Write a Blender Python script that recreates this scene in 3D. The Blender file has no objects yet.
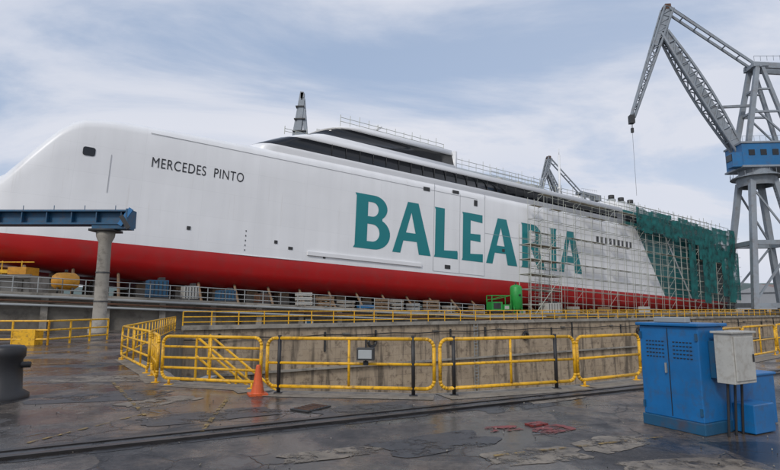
import bpy, bmesh, math, random
import mathutils
from mathutils import Vector, Matrix, Euler
random.seed(7)
sc=bpy.context.scene
D=bpy.data
# ---------------------------------------------------------------- materials
def newmat(name):
    m=D.materials.new(name); m.use_nodes=True
    nt=m.node_tree; b=nt.nodes["Principled BSDF"]
    return m,nt,b
def mat(name,col,rough=0.6,metal=0.0,var=0.25,scale=1.5,dirt=None,dirtamt=0.3,bump=0.0,worn=None):
    m,nt,b=newmat(name)
    N=nt.nodes; L=nt.links
    tc=N.new("ShaderNodeTexCoord")
    no=N.new("ShaderNodeTexNoise"); no.inputs["Scale"].default_value=scale; no.inputs["Detail"].default_value=6; no.inputs["Roughness"].default_value=0.65
    L.new(tc.outputs["Object"],no.inputs["Vector"])
    mr=N.new("ShaderNodeMapRange"); mr.inputs[1].default_value=0.3; mr.inputs[2].default_value=0.7
    mr.inputs[3].default_value=1-var; mr.inputs[4].default_value=1+var
    L.new(no.outputs["Fac"],mr.inputs[0])
    vm=N.new("ShaderNodeVectorMath"); vm.operation='SCALE'; vm.inputs[0].default_value=col[:3]
    L.new(mr.outputs[0],vm.inputs["Scale"])
    out=vm.outputs[0]
    if dirt:
        n2=N.new("ShaderNodeTexNoise"); n2.inputs["Scale"].default_value=scale*2.7; n2.inputs["Detail"].default_value=8; n2.inputs["Roughness"].default_value=0.7
        L.new(tc.outputs["Object"],n2.inputs["Vector"])
        m2=N.new("ShaderNodeMapRange"); m2.inputs[1].default_value=0.5; m2.inputs[2].default_value=0.68; m2.inputs[3].default_value=0; m2.inputs[4].default_value=dirtamt
        L.new(n2.outputs["Fac"],m2.inputs[0])
        mx=N.new("ShaderNodeMix"); mx.data_type='RGBA'
        L.new(m2.outputs[0],mx.inputs[0]); L.new(out,mx.inputs[6]); mx.inputs[7].default_value=(*dirt,1)
        out=mx.outputs[2]
    L.new(out,b.inputs["Base Color"])
    b.inputs["Roughness"].default_value=rough; b.inputs["Metallic"].default_value=metal
    if worn:      # paint / patching worn through in places
        n3=N.new("ShaderNodeTexNoise"); n3.inputs["Scale"].default_value=worn[0]; n3.inputs["Detail"].default_value=8; n3.inputs["Roughness"].default_value=0.72
        L.new(tc.outputs["Object"],n3.inputs["Vector"])
        m3=N.new("ShaderNodeMapRange"); m3.inputs[1].default_value=worn[1]; m3.inputs[2].default_value=worn[2]
        L.new(n3.outputs["Fac"],m3.inputs[0]); L.new(m3.outputs[0],b.inputs["Alpha"])
    if bump:
        bp=N.new("ShaderNodeBump"); bp.inputs["Strength"].default_value=bump; bp.inputs["Distance"].default_value=0.05
        L.new(no.outputs["Fac"],bp.inputs["Height"]); L.new(bp.outputs[0],b.inputs["Normal"])
    return m
M={}
M['yellow']=mat("yellow_paint",(0.80,0.43,0.012),0.45,0,0.15,3,(0.16,0.08,0.03),0.75)
M['black']=mat("black_paint",(0.02,0.02,0.022),0.5)
M['blue']=mat("blue_paint",(0.008,0.135,0.36),0.4,0,0.15,2,(0.06,0.07,0.08),0.5)
M['blued']=mat("blue_paint_dark",(0.012,0.085,0.17),0.5,0,0.2,1,(0.10,0.05,0.03),0.5)
M['greybox']=mat("grey_enamel",(0.46,0.45,0.41),0.4,0,0.1,4,(0.2,0.15,0.1),0.4)
M['crane']=mat("crane_grey",(0.25,0.28,0.31),0.55,0,0.15,0.3,(0.16,0.11,0.08),0.4)
M['craneblue']=mat("crane_blue",(0.015,0.14,0.33),0.5,0,0.15,0.3,(0.1,0.08,0.07),.3)
M['steel']=mat("galvanised_steel",(0.34,0.35,0.34),0.45,0.3,0.2,0.6)
M['scaff']=mat("scaffold_tube",(0.38,0.39,0.34),0.5,0.1,0.3,0.3)
M['plank']=mat("scaffold_plank",(0.28,0.23,0.16),0.8,0,0.3,0.5)
M['glass']=mat("dark_glass",(0.010,0.012,0.016),0.12,0,0.2,1)
M['white']=mat("white_paint",(0.80,0.80,0.80),0.35,0,0.04,0.2)
M['roofgrey']=mat("roof_grey",(0.36,0.38,0.38),0.6,0,0.12,0.3)
M['seam']=mat("seam_grey",(0.42,0.43,0.44),0.6,0,0.12,0.3)
M['teal']=mat("teal_paint",(0.002,0.20,0.215),0.4,0,0.06,0.2)
M['dteal']=mat("teal_panel",(0.004,0.085,0.085),0.5,0,0.3,0.3)
M['dark']=mat("dark_steel",(0.045,0.045,0.045),0.6,0.2,0.3,1)
M['rust']=mat("rusty_steel",(0.12,0.06,0.035),0.6,0.3,0.4,2)
M['rail']=mat("rail_steel",(0.055,0.05,0.048),0.35,0.7,0.3,3)
M['conc']=mat("concrete",(0.30,0.275,0.235),0.85,0,0.3,0.35,(0.09,0.08,0.065),0.8,0.4)
M['concd']=mat("concrete_dark",(0.16,0.145,0.12),0.85,0,0.35,0.5,(0.05,0.042,0.035),0.7,0.4)
M['green']=mat("green_paint",(0.02,0.30,0.05),0.45,0,0.12,2,(0.05,0.1,0.04),.4)
M['orange']=mat("orange_plastic",(0.62,0.10,0.02),0.5,0,0.12,3,(0.1,0.05,0.03),0.6)
M['ball']=mat("yellow_tank",(0.6,0.27,0.02),0.5,0,0.15,1,(0.2,0.08,0.03),0.5)
M['wood']=mat("timber",(0.2,0.13,0.075),0.8,0,0.35,2)
M['redpaint']=mat("red_floor_paint",(0.20,0.03,0.025),0.5,0,0.35,4,(0.06,0.05,0.05),0.9,worn=(4,.42,.5))
M['yline']=mat("yellow_line",(0.27,0.175,0.05),0.6,0,0.4,5,(0.06,0.055,0.05),1.0,worn=(7,.45,.55))
M['pconc']=mat("patch_concrete",(0.20,0.165,0.125),0.5,0,0.4,3,(0.07,0.06,0.05),1.0,0.3,worn=(2.2,.42,.50))
M['coping']=mat("coping_concrete",(0.22,0.19,0.15),0.6,0,0.35,2,(0.07,0.06,0.05),0.9,0.3)
M['pasph']=mat("patch_asphalt",(0.035,0.035,0.038),0.4,0,0.3,4,(0.08,0.075,0.07),0.6,0.3,worn=(1.6,.40,.50))
M['foliage']=mat("foliage_far",(0.05,0.07,0.045),0.9,0,0.5,0.05)
M['hill']=mat("hill_green",(0.09,0.125,0.115),0.95,0,0.3,0.01)
M['shed']=mat("shed_wall",(0.38,0.39,0.40),0.7,0,0.1,0.1)
M['shedroof']=mat("shed_roof",(0.2,0.13,0.11),0.7,0,0.1,0.1)
def netmat():
    m,nt,b=newmat("net_teal"); N=nt.nodes; L=nt.links
    tc=N.new("ShaderNodeTexCoord"); no=N.new("ShaderNodeTexNoise"); no.inputs["Scale"].default_value=0.8; no.inputs["Detail"].default_value=6; L.new(tc.outputs["Object"],no.inputs["Vector"])
    cr=N.new("ShaderNodeValToRGB"); cr.color_ramp.elements[0].position=.3; cr.color_ramp.elements[0].color=(0.003,0.045,0.045,1); cr.color_ramp.elements[1].position=.7; cr.color_ramp.elements[1].color=(0.006,0.15,0.14,1)
    L.new(no.outputs["Fac"],cr.inputs[0]); L.new(cr.outputs[0],b.inputs["Base Color"]); b.inputs["Roughness"].default_value=.9
    mr=N.new("ShaderNodeMapRange"); mr.inputs[1].default_value=.3; mr.inputs[2].default_value=.5; mr.inputs[3].default_value=.6; mr.inputs[4].default_value=.97
    L.new(no.outputs["Fac"],mr.inputs[0]); L.new(mr.outputs[0],b.inputs["Alpha"])
    return m
M['net']=netmat()

def hullmat():
    m,nt,b=newmat("hull_paint"); N=nt.nodes; L=nt.links
    tc=N.new("ShaderNodeTexCoord"); sp=N.new("ShaderNodeSeparateXYZ"); L.new(tc.outputs["Object"],sp.inputs[0])
    def math_(op,a,b_=None):
        n=N.new("ShaderNodeMath"); n.operation=op
        for i,x in enumerate((a,b_)):
            if x is None: continue
            if isinstance(x,(int,float)): n.inputs[i].default_value=x
            else: L.new(x,n.inputs[i])
        return n.outputs[0]
    X,Z=sp.outputs["X"],sp.outputs["Z"]
    red=math_('LESS_THAN',Z,6.85)
    t=math_('ADD',X,math_('MULTIPLY',Z,0.72))
    teal=math_('GREATER_THAN',t,76.2)
    white2=math_('MULTIPLY',math_('GREATER_THAN',t,85.0),math_('LESS_THAN',t,85.5))
    mp=N.new("ShaderNodeMapping"); mp.inputs["Scale"].default_value=(0.9,0.9,0.06); L.new(tc.outputs["Object"],mp.inputs[0])
    n1=N.new("ShaderNodeTexNoise"); n1.inputs["Scale"].default_value=1.0; n1.inputs["Detail"].default_value=7; L.new(mp.outputs[0],n1.inputs["Vector"])
    n2=N.new("ShaderNodeTexNoise"); n2.inputs["Scale"].default_value=0.25; n2.inputs["Detail"].default_value=5; L.new(tc.outputs["Object"],n2.inputs["Vector"])
    v=math_('ADD',math_('MULTIPLY',n1.outputs["Fac"],0.16),math_('MULTIPLY',n2.outputs["Fac"],0.14))
    v=math_('ADD',v,0.87)
    cb=N.new("ShaderNodeCombineXYZ"); L.new(X,cb.inputs[0]); L.new(Z,cb.inputs[1])
    br=N.new("ShaderNodeTexBrick"); br.offset=0; br.inputs["Scale"].default_value=1; br.inputs["Mortar Size"].default_value=0.02; br.inputs["Mortar Smooth"].default_value=0.5
    br.inputs["Brick Width"].default_value=5.6; br.inputs["Row Height"].default_value=2.6
    br.inputs["Color1"].default_value=(1,1,1,1); br.inputs["Color2"].default_value=(0.98,0.98,0.98,1); br.inputs["Mortar"].default_value=(0.92,0.92,0.92,1)
    L.new(cb.outputs[0],br.inputs["Vector"])
    def mix(f,a,c):
        n=N.new("ShaderNodeMix"); n.data_type='RGBA'; L.new(f,n.inputs[0])
        for i,x in ((6,a),(7,c)):
            if isinstance(x,tuple): n.inputs[i].default_value=(*x,1)
            else: L.new(x,n.inputs[i])
        return n.outputs[2]
    # rust / dirt runs on the white
    n7=N.new("ShaderNodeTexNoise"); n7.inputs["Scale"].default_value=2.2; n7.inputs["Detail"].default_value=6; n7.inputs["Roughness"].default_value=.6; L.new(mp.outputs[0],n7.inputs["Vector"])
    k7=N.new("ShaderNodeMapRange"); L.new(n7.outputs["Fac"],k7.inputs[0]); k7.inputs[1].default_value=.62; k7.inputs[2].default_value=.75; k7.inputs[4].default_value=.28
    wht=mix(k7.outputs[0],(0.80,0.80,0.80),(0.52,0.48,0.43))
    c=mix(teal,wht,(0.003,0.105,0.105))
    c=mix(white2,c,(0.6,0.6,0.6))
    n4=N.new("ShaderNodeTexNoise"); n4.inputs["Scale"].default_value=0.6; n4.inputs["Detail"].default_value=8; n4.inputs["Roughness"].default_value=.7; L.new(tc.outputs["Object"],n4.inputs["Vector"])
    k=N.new("ShaderNodeMapRange"); L.new(n4.outputs["Fac"],k.inputs[0]); k.inputs[1].default_value=.48; k.inputs[2].default_value=.72
    redc=mix(k.outputs[0],(0.47,0.012,0.012),(0.36,0.03,0.028))
    c=mix(red,c,redc)
    mm=N.new("ShaderNodeVectorMath"); mm.operation='SCALE'; L.new(c,mm.inputs[0]); L.new(v,mm.inputs["Scale"])
    m2=N.new("ShaderNodeVectorMath"); m2.operation='MULTIPLY'; L.new(mm.outputs[0],m2.inputs[0]); L.new(br.outputs["Color"],m2.inputs[1])
    L.new(m2.outputs[0],b.inputs["Base Color"])
    b.inputs["Roughness"].default_value=0.36
    bp=N.new("ShaderNodeBump"); bp.inputs["Strength"].default_value=0.25; bp.inputs["Distance"].default_value=0.08
    n3=N.new("ShaderNodeTexNoise"); n3.inputs["Scale"].default_value=0.5; n3.inputs["Detail"].default_value=2; L.new(tc.outputs["Object"],n3.inputs["Vector"])
    L.new(n3.outputs["Fac"],bp.inputs["Height"]); L.new(bp.outputs[0],b.inputs["Normal"])
    return m
M['hull']=hullmat()

def groundmat():
    m,nt,b=newmat("wet_asphalt"); N=nt.nodes; L=nt.links
    tc=N.new("ShaderNodeTexCoord")
    def noise(s,d=6,r=0.6,vec=None):
        n=N.new("ShaderNodeTexNoise"); n.inputs["Scale"].default_value=s; n.inputs["Detail"].default_value=d; n.inputs["Roughness"].default_value=r
        L.new(vec or tc.outputs["Object"],n.inputs["Vector"]); return n
    def rng(x,a,b_,c,d):
        n=N.new("ShaderNodeMapRange"); L.new(x,n.inputs[0])
        for i,v in enumerate((a,b_,c,d)): n.inputs[i+1].default_value=v
        return n.outputs[0]
    def mix(f,a,c,mode='MIX'):
        n=N.new("ShaderNodeMix"); n.data_type='RGBA'; n.blend_type=mode
        if isinstance(f,(int,float)): n.inputs[0].default_value=f
        else: L.new(f,n.inputs[0])
        for i,x in ((6,a),(7,c)):
            if isinstance(x,tuple): n.inputs[i].default_value=(*x,1)
            else: L.new(x,n.inputs[i])
        return n.outputs[2]
    nd=noise(0.7,5)
    wv=N.new("ShaderNodeVectorMath"); wv.operation='MULTIPLY_ADD'; L.new(nd.outputs["Color"],wv.inputs[0]); wv.inputs[1].default_value=(0.7,0.7,0); L.new(tc.outputs["Object"],wv.inputs[2])
    vo=N.new("ShaderNodeTexVoronoi"); vo.distance='CHEBYCHEV'; vo.inputs["Scale"].default_value=0.55; L.new(wv.outputs[0],vo.inputs["Vector"])
    sp=N.new("ShaderNodeSeparateColor"); L.new(vo.outputs["Color"],sp.inputs[0])
    base=mix(rng(sp.outputs[0],0.1,0.9,0,1),(0.028,0.027,0.029),(0.105,0.088,0.074))
    big=noise(0.3,6,0.65)
    base=mix(rng(big.outputs["Fac"],0.52,0.62,0,0.8),base,(0.16,0.115,0.085))
    fine=noise(9,8,0.75)
    base=mix(1.0,base,mix(rng(fine.outputs["Fac"],0.3,0.7,0,1),(0.45,0.45,0.45),(1.6,1.56,1.5)),'MULTIPLY')
    spk=noise(40,3,0.6)
    base=mix(rng(spk.outputs["Fac"],0.58,0.72,0,0.5),base,(0.26,0.24,0.21))
    vd=N.new("ShaderNodeTexVoronoi"); vd.feature='DISTANCE_TO_EDGE'; vd.inputs["Scale"].default_value=1.3; L.new(wv.outputs[0],vd.inputs["Vector"])
    cm=noise(0.45,3,.5)
    ck=N.new("ShaderNodeMath"); ck.operation='MULTIPLY'; L.new(rng(vd.outputs["Distance"],0.004,0.024,1,0),ck.inputs[0]); L.new(rng(cm.outputs["Fac"],.50,.60,0,.9),ck.inputs[1])
    base=mix(ck.outputs[0],base,(0.014,0.013,0.013))
    stain=noise(0.9,8,0.72)
    base=mix(rng(stain.outputs["Fac"],0.52,0.60,0,0.75),base,(0.024,0.023,0.024))
    st2=noise(2.6,6,0.7)
    base=mix(rng(st2.outputs["Fac"],0.60,0.66,0,0.6),base,(0.018,0.018,0.019))
    L.new(base,b.inputs["Base Color"])
    wet=noise(0.5,6,0.65)
    r=rng(wet.outputs["Fac"],0.47,0.60,0.16,0.60)
    L.new(r,b.inputs["Roughness"])
    hb=N.new("ShaderNodeBump"); hb.inputs["Distance"].default_value=0.02
    L.new(rng(wet.outputs["Fac"],0.46,0.56,0.15,0.6),hb.inputs["Strength"])
    L.new(fine.outputs["Fac"],hb.inputs["Height"])
    hb2=N.new("ShaderNodeBump"); hb2.inputs["Strength"].default_value=0.5; hb2.inputs["Distance"].default_value=0.03; hb2.invert=True
    L.new(ck.outputs[0],hb2.inputs["Height"]); L.new(hb.outputs[0],hb2.inputs["Normal"]); L.new(hb2.outputs[0],b.inputs["Normal"])
    return m
M['ground']=groundmat()

def wallmat():
    m,nt,b=newmat("dock_wall_stone"); N=nt.nodes; L=nt.links
    tc=N.new("ShaderNodeTexCoord"); sp=N.new("ShaderNodeSeparateXYZ"); L.new(tc.outputs["Object"],sp.inputs[0])
    cb=N.new("ShaderNodeCombineXYZ"); L.new(sp.outputs[0],cb.inputs[0]); L.new(sp.outputs[2],cb.inputs[1])
    br=N.new("ShaderNodeTexBrick"); br.inputs["Scale"].default_value=1; br.inputs["Brick Width"].default_value=2.3; br.inputs["Row Height"].default_value=0.95; br.inputs["Mortar Size"].default_value=0.02
    br.inputs["Color1"].default_value=(0.40,0.31,0.21,1); br.inputs["Color2"].default_value=(0.34,0.265,0.185,1); br.inputs["Mortar"].default_value=(0.22,0.17,0.125,1)
    L.new(cb.outputs[0],br.inputs["Vector"])
    n=N.new("ShaderNodeTexNoise"); n.inputs["Scale"].default_value=0.45; n.inputs["Detail"].default_value=9; n.inputs["Roughness"].default_value=0.72; L.new(tc.outputs["Object"],n.inputs["Vector"])
    mp=N.new("ShaderNodeMapping"); mp.inputs["Scale"].default_value=(0.9,0.9,0.09); L.new(tc.outputs["Object"],mp.inputs[0])
    n2=N.new("ShaderNodeTexNoise"); n2.inputs["Scale"].default_value=1; n2.inputs["Detail"].default_value=9; n2.inputs["Roughness"].default_value=.65; L.new(mp.outputs[0],n2.inputs["Vector"])
    n5=N.new("ShaderNodeTexNoise"); n5.inputs["Scale"].default_value=1.3; n5.inputs["Detail"].default_value=7; n5.inputs["Roughness"].default_value=.7; L.new(tc.outputs["Object"],n5.inputs["Vector"])
    def rng(x,a,b_,c,d):
        k=N.new("ShaderNodeMapRange"); L.new(x,k.inputs[0])
        for i,v in enumerate((a,b_,c,d)): k.inputs[i+1].default_value=v
        return k.outputs[0]
    def mix(f,a,c):
        k=N.new("ShaderNodeMix"); k.data_type='RGBA'; L.new(f,k.inputs[0]); L.new(a,k.inputs[6]); k.inputs[7].default_value=(*c,1); return k.outputs[2]
    c=mix(rng(n.outputs["Fac"],0.45,0.6,0,0.8),br.outputs["Color"],(0.44,0.35,0.25))
    c=mix(rng(n5.outputs["Fac"],0.52,0.62,0,0.75),c,(0.15,0.11,0.075))
    c=mix(rng(n2.outputs["Fac"],0.52,0.62,0,0.8),c,(0.085,0.068,0.05))
    c=mix(rng(sp.outputs[2],-0.5,-0.1,0,0.4),c,(0.10,0.085,0.065))
    L.new(c,b.inputs["Base Color"]); b.inputs["Roughness"].default_value=0.85
    bp=N.new("ShaderNodeBump"); bp.inputs["Strength"].default_value=0.6; bp.inputs["Distance"].default_value=0.1
    L.new(n.outputs["Fac"],bp.inputs["Height"]); L.new(bp.outputs[0],b.inputs["Normal"])
    return m
M['wall']=wallmat()

# ---------------------------------------------------------------- mesh builder
class MB:
    def __init__(s): s.v=[]; s.f=[]; s.mi=[]; s.mats=[]
    def m(s,k):
        if k not in s.mats: s.mats.append(k)
        return s.mats.index(k)
    def face(s,pts,k):
        i=len(s.v); s.v+= [tuple(p) for p in pts]; s.f.append(tuple(range(i,i+len(pts)))); s.mi.append(s.m(k))
    def grid(s,rows,k,close=False):
        i0=len(s.v); n=len(rows[0])
        for r in rows: s.v+=[tuple(p) for p in r]
        for i in range(len(rows)-1):
            for j in range(n if close else n-1):
                a=i0+i*n+j; b=i0+i*n+(j+1)%n
                s.f.append((a,b,b+n,a+n)); s.mi.append(s.m(k(i,j) if callable(k) else k))
    def box(s,c,d,k,rot=0,mat=None):
        R=mat if mat is not None else Matrix.Rotation(rot,3,'Z')
        c=Vector(c); h=[x/2 for x in d]
        P=[c+R@Vector((sx*h[0],sy*h[1],sz*h[2])) for sz in(-1,1) for sx,sy in((-1,-1),(1,-1),(1,1),(-1,1))]
        i=len(s.v); s.v+=[tuple(p) for p in P]
        for f in((0,3,2,1),(4,5,6,7),(0,1,5,4),(1,2,6,5),(2,3,7,6),(3,0,4,7)):
            s.f.append(tuple(i+x for x in f)); s.mi.append(s.m(k))
    def tube(s,p,q,r,k,n=6,r2=None,cap=True):
        p=Vector(p); q=Vector(q); d=(q-p)
        if d.length<1e-5: return
        d.normalize(); r2=r if r2 is None else r2
        u=d.orthogonal().normalized(); w=d.cross(u)
        i=len(s.v)
        for c,rr in((p,r),(q,r2)):
            for j in range(n):
                a=2*math.pi*j/n+math.pi/n
                s.v.append(tuple(c+u*rr*math.cos(a)+w*rr*math.sin(a)))
        mi=s.m(k)
        for j in range(n):
            s.f.append((i+j,i+(j+1)%n,i+n+(j+1)%n,i+n+j)); s.mi.append(mi)
        if cap:
            s.f.append(tuple(i+j for j in reversed(range(n)))); s.mi.append(mi)
            s.f.append(tuple(i+n+j for j in range(n))); s.mi.append(mi)
    def beam(s,p,q,w,h,k):
        p=Vector(p); q=Vector(q); d=(q-p); L=d.length; d.normalize()
        up=Vector((0,0,1)) if abs(d.z)<0.95 else Vector((1,0,0))
        y=up.cross(d).normalized(); z=d.cross(y)
        R=Matrix((d,y,z)).transposed()
        s.box((p+q)/2,(L,w,h),k,mat=R)
    def path(s,pts,r,k,n=6):
        for a,b in zip(pts[:-1],pts[1:]): s.tube(a,b,r,k,n)
    def lathe(s,c,prof,k,n=20):
        c=Vector(c)
        rows=[[c+Vector((r*math.cos(2*math.pi*j/n),r*math.sin(2*math.pi*j/n),z)) for j in range(n)] for r,z in prof]
        s.grid(rows,k,close=True)
        s.face(rows[-1],k)
    def obj(s,name,parent=None,smooth=False,loc=None,rot=None,bevel=0):
        me=D.meshes.new(name); me.from_pydata(s.v,[],s.f)
        for k in s.mats: me.materials.append(M[k])
        me.polygons.foreach_set("material_index",s.mi)
        me.update()
        bm=bmesh.new(); bm.from_mesh(me)
        if smooth: bmesh.ops.remove_doubles(bm,verts=bm.verts,dist=1e-4)
        bmesh.ops.recalc_face_normals(bm,faces=bm.faces)
        bm.to_mesh(me); bm.free()
        o=D.objects.new(name,me); sc.collection.objects.link(o)
        if smooth:
            me.polygons.foreach_set("use_smooth",[True]*len(me.polygons))
            bpy.context.view_layer.objects.active=o; o.select_set(True)
            try: bpy.ops.object.shade_auto_smooth(angle=math.radians(35))
            except Exception: pass
            o.select_set(False)
        if bevel:
            bv=o.modifiers.new("bevel","BEVEL"); bv.width=bevel; bv.segments=2; bv.limit_method='ANGLE'
        if parent: o.parent=parent
        if loc: o.location=loc
        if rot: o.rotation_euler=rot
        return o
def empty(name,loc=(0,0,0),rot=(0,0,0)):
    e=D.objects.new(name,None); sc.collection.objects.link(e); e.location=loc; e.rotation_euler=rot; e.empty_display_size=0.5; return e

# ---------------------------------------------------------------- ground + dock basin
HOLE=[(-8.6,18.2),(-5.8,14.1),(-4.9,12.5),(-2.75,11.8),(-2.4,11.15),(0.9,10.75),(4.1,11.95),(6.0,13.15),(14.0,19.8),(92,90),(100,117.56),(-16,41)]
bm=bmesh.new()
S=6000
outer=[(-S,-300),(S,-300),(S,S),(-S,S)]
def loop(pts,z=0):
    vs=[bm.verts.new((x,y,z)) for x,y in pts]
    return [bm.edges.new((vs[i],vs[(i+1)%len(vs)])) for i in range(len(vs))]
ed=loop(outer)+loop(HOLE)
bmesh.ops.triangle_fill(bm,use_beauty=True,use_dissolve=False,edges=ed)
bmesh.ops.recalc_face_normals(bm,faces=bm.faces)
for f in bm.faces:
    if f.normal.z<0: f.normal_flip()
me=D.meshes.new("ground"); bm.to_mesh(me); bm.free(); me.materials.append(M['ground'])
g=D.objects.new("ground",me); sc.collection.objects.link(g)
b=MB()
for i in range(len(HOLE)):
    (x,y),(u,v)=HOLE[i],HOLE[(i+1)%len(HOLE)]
    if i==10: continue
    b.face([(x,y,0),(u,v,0),(u,v,-9),(x,y,-9)],'concd')
b.face([(x,y,-9) for x,y in HOLE],'conc')
b.obj("dry_dock_basin")
fa=Vector((-16,41,0)); fb=Vector((100,117.56,0)); fd=(fb-fa); FL=fd.length; fang=math.atan2(fd.y,fd.x)
e=empty("dock_wall",fa,(0,0,fang))
b=MB(); b.face([(0,0,0),(FL,0,0),(FL,0,-9),(0,0,-9)],'wall')
b.obj("wall_face",e)
b=MB()
b.box((FL/2,0.35,0.16),(FL,1.1,0.32),'conc'); 
for i in range(28):
    x=3+i*4.9+random.uniform(-.8,.8)
    if i%3!=1: b.box((x,-0.06,-1.0-(i%3)*0.15),(0.16,0.14,1.2+random.random()),'dark')
    if i%2==0: b.box((x+2.1,-0.09,-0.62),(0.7,0.2,0.16),'concd')
for x in (17,38,61):
    for k in range(10):
        a0=k*.628; a1=a0+.628
        b.tube((x+.42*math.cos(a0),-.22,-1.5+.42*math.sin(a0)),(x+.42*math.cos(a1),-.22,-1.5+.42*math.sin(a1)),.14,'black',6)
    b.tube((x,-.2,-1.1),(x,-.05,0.1),.03,'dark',4)
for k in range(26): b.tube((30,-0.2,-8.8+k*0.34),(30.5,-0.2,-8.8+k*0.34),0.03,'steel',4)
b.box((30,-0.15,-4.5),(0.06,0.1,8.9),'steel'); b.box((30.5,-0.15,-4.5),(0.06,0.1,8.9),'steel')
b.box((FL/2,-0.15,-3.6),(FL,0.3,0.18),'conc')
b.path([(x,-0.18,-0.75-.06*math.sin(x*.9)) for x in [i*1.5 for i in range(int(FL/1.5))]],.05,'black',5)
b.obj("wall_trim",e)
b=MB()
for i in range(0,9):
    (x,y),(u,v)=HOLE[i],HOLE[i+1]
    p=Vector((x,y,0)); q=Vector((u,v,0)); d=(q-p).normalized(); n=Vector((d.y,-d.x,0)); z=.006+.0005*i
    b.face([p+Vector((0,0,z)),q+Vector((0,0,z)),q+n*0.75+Vector((0,0,z)),p+n*0.75+Vector((0,0,z))],'coping')
b.obj("dock_coping")

# ---------------------------------------------------------------- railings
def panel(b,p,q,top=1.08,bot=0.14,bars=(0.6,),r=0.036,k='yellow',post=None,rc=0.16,feet=True,vert=1.15):
    p=Vector((p[0],p[1],0)); q=Vector((q[0],q[1],0)); d=q-p; L=d.length; d.normalize()
    top+=random.uniform(-.015,.015)
    Z=Vector((0,0,1)); pts=[]
    for cx,cz,a0 in((L-rc,top-rc,0),(rc,top-rc,90),(rc,bot+rc,180),(L-rc,bot+rc,270)):
        for t in range(5):
            a=math.radians(a0+t*22.5); pts.append(p+d*(cx+rc*math.cos(a))+Z*(cz+rc*math.sin(a)))
    pts.append(pts[0]); b.path(pts,r,k,8)
    for z in bars: b.tube(p+Z*z,q+Z*z,r*0.8,k,8)
    n=max(1,int(L/vert))
    for i in range(1,n):
        b.tube(p+d*(L*i/n)+Z*bot,p+d*(L*i/n)+Z*top,r*0.75,k,8)
    if post:
        for t in post:
            c=p+d*t; b.tube(c,c+Z*(top+0.06),0.038,'black',8); b.box(c+Z*0.01,(0.16,0.16,0.02),'black')
    elif feet:
        for t in (0.2,L-0.2):
            c=p+d*t; b.tube(c,c+Z*bot,0.03,k,8); b.box(c+Z*0.01,(0.16,0.16,0.02),k)
def rail_obj(name,segs,**kw):
    b=MB()
    for s_ in segs: panel(b,s_[0],s_[1],**{**kw,**(s_[2] if len(s_)>2 else {})})
    return b.obj(name,smooth=True)
rail_obj("safety_railing",[((-2.5,10.85),(0.86,10.42),{'post':(0.25,2.98)})])
rail_obj("safety_railing",[((0.98,10.45),(4.02,11.6),{'post':(0.3,2.75)})])
rail_obj("safety_railing",[((4.1,11.65),(6.02,12.82))])
segs=[]; p=Vector((6.15,12.9)); d=(Vector((14.2,19.5))-p).normalized()
for i in range(3): segs.append((tuple(p+d*(i*3.5)),tuple(p+d*(i*3.5+3.38))))
rail_obj("safety_railing",segs)
segs=[]; p=p+d*10.6; d=(Vector((91.5,88.8))-p).normalized()
for i in range(28): segs.append((tuple(p+d*(i*3.5)),tuple(p+d*(i*3.5+3.38)),{'vert':1.7}))
rail_obj("safety_railing",segs)
rail_obj("access_gate",[((-5.15,12.05),(-2.75,11.35),{'bars':(0.38,0.6,0.84),'vert':1.2})])
rail_obj("safety_railing",[((-5.3,12.15),(-6.15,13.75),{'bars':(0.45,0.78),'vert':0.55}),((-6.3,13.9),(-9.0,17.8),{'bars':(0.45,0.78)}),((-9.1,18.0),(-16.2,39.8),{'bars':(0.6,)})])
b=MB()
for off in (0,0.9):
    a=Vector((-4.7,12.9+off,1.0)); c=Vector((-1.6,12.4+off,-1.3))
    for dz in (0,-0.45): b.tube(a+Vector((0,0,dz)),c+Vector((0,0,dz)),0.03,'yellow',8)
    for t in range(4):
        q=a.lerp(c,t/3); b.tube(q,q-Vector((0,0,1.0)),0.03,'yellow',8)
for t in range(12):
    q=Vector((-4.6,13.35,-0.05)).lerp(Vector((-1.6,12.85,-2.4)),t/11); b.box(q,(0.28,0.9,0.05),'steel')
b.obj("dock_stairs",smooth=False)
b=MB(); b.box((-.48,10.5,.80),(.34,.16,.24),'dark',rot=-.13); b.box((-.49,10.41,.80),(.27,.02,.17),'roofgrey',rot=-.13); b.tube((-.48,10.55,.6),(-.48,10.55,1.08),.02,'black',6); b.box((-.48,10.56,.62),(.1,.08,.08),'black')
b.obj("floodlight",bevel=.008)
def longrail(b,p,q,h=1.1,sp=2.2,r=0.045,k='yellow',bars=(1.0,0.62,0.24),z0=0,z1=None):
    p=Vector((*p,z0)); q=Vector((*q,z0 if z1 is None else z1)); L=(q-p).length; n=int(L/sp)
    for z in bars: b.tube(p+Vector((0,0,h*z)),q+Vector((0,0,h*z)),r,k,6)
    for i in range(n+1):
        c=p.lerp(q,i/n); b.tube(c,c+Vector((0,0,h)),r*1.1,k,6)
b=MB(); N_=Vector((-fd.y,fd.x,0)).normalized()
fdn=fd.normalized()
p=fa+N_*0.5; q=fb+N_*0.5
longrail(b,p.xy,q.xy,z0=0.32); 
b.obj("dock_railing")
b=MB(); p=fa+N_*4.2+fdn*3; q=fb+N_*4.2
longrail(b,p.xy,q.xy,z0=0.0,sp=2.9,h=1.15)
b.obj("dock_railing")
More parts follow.
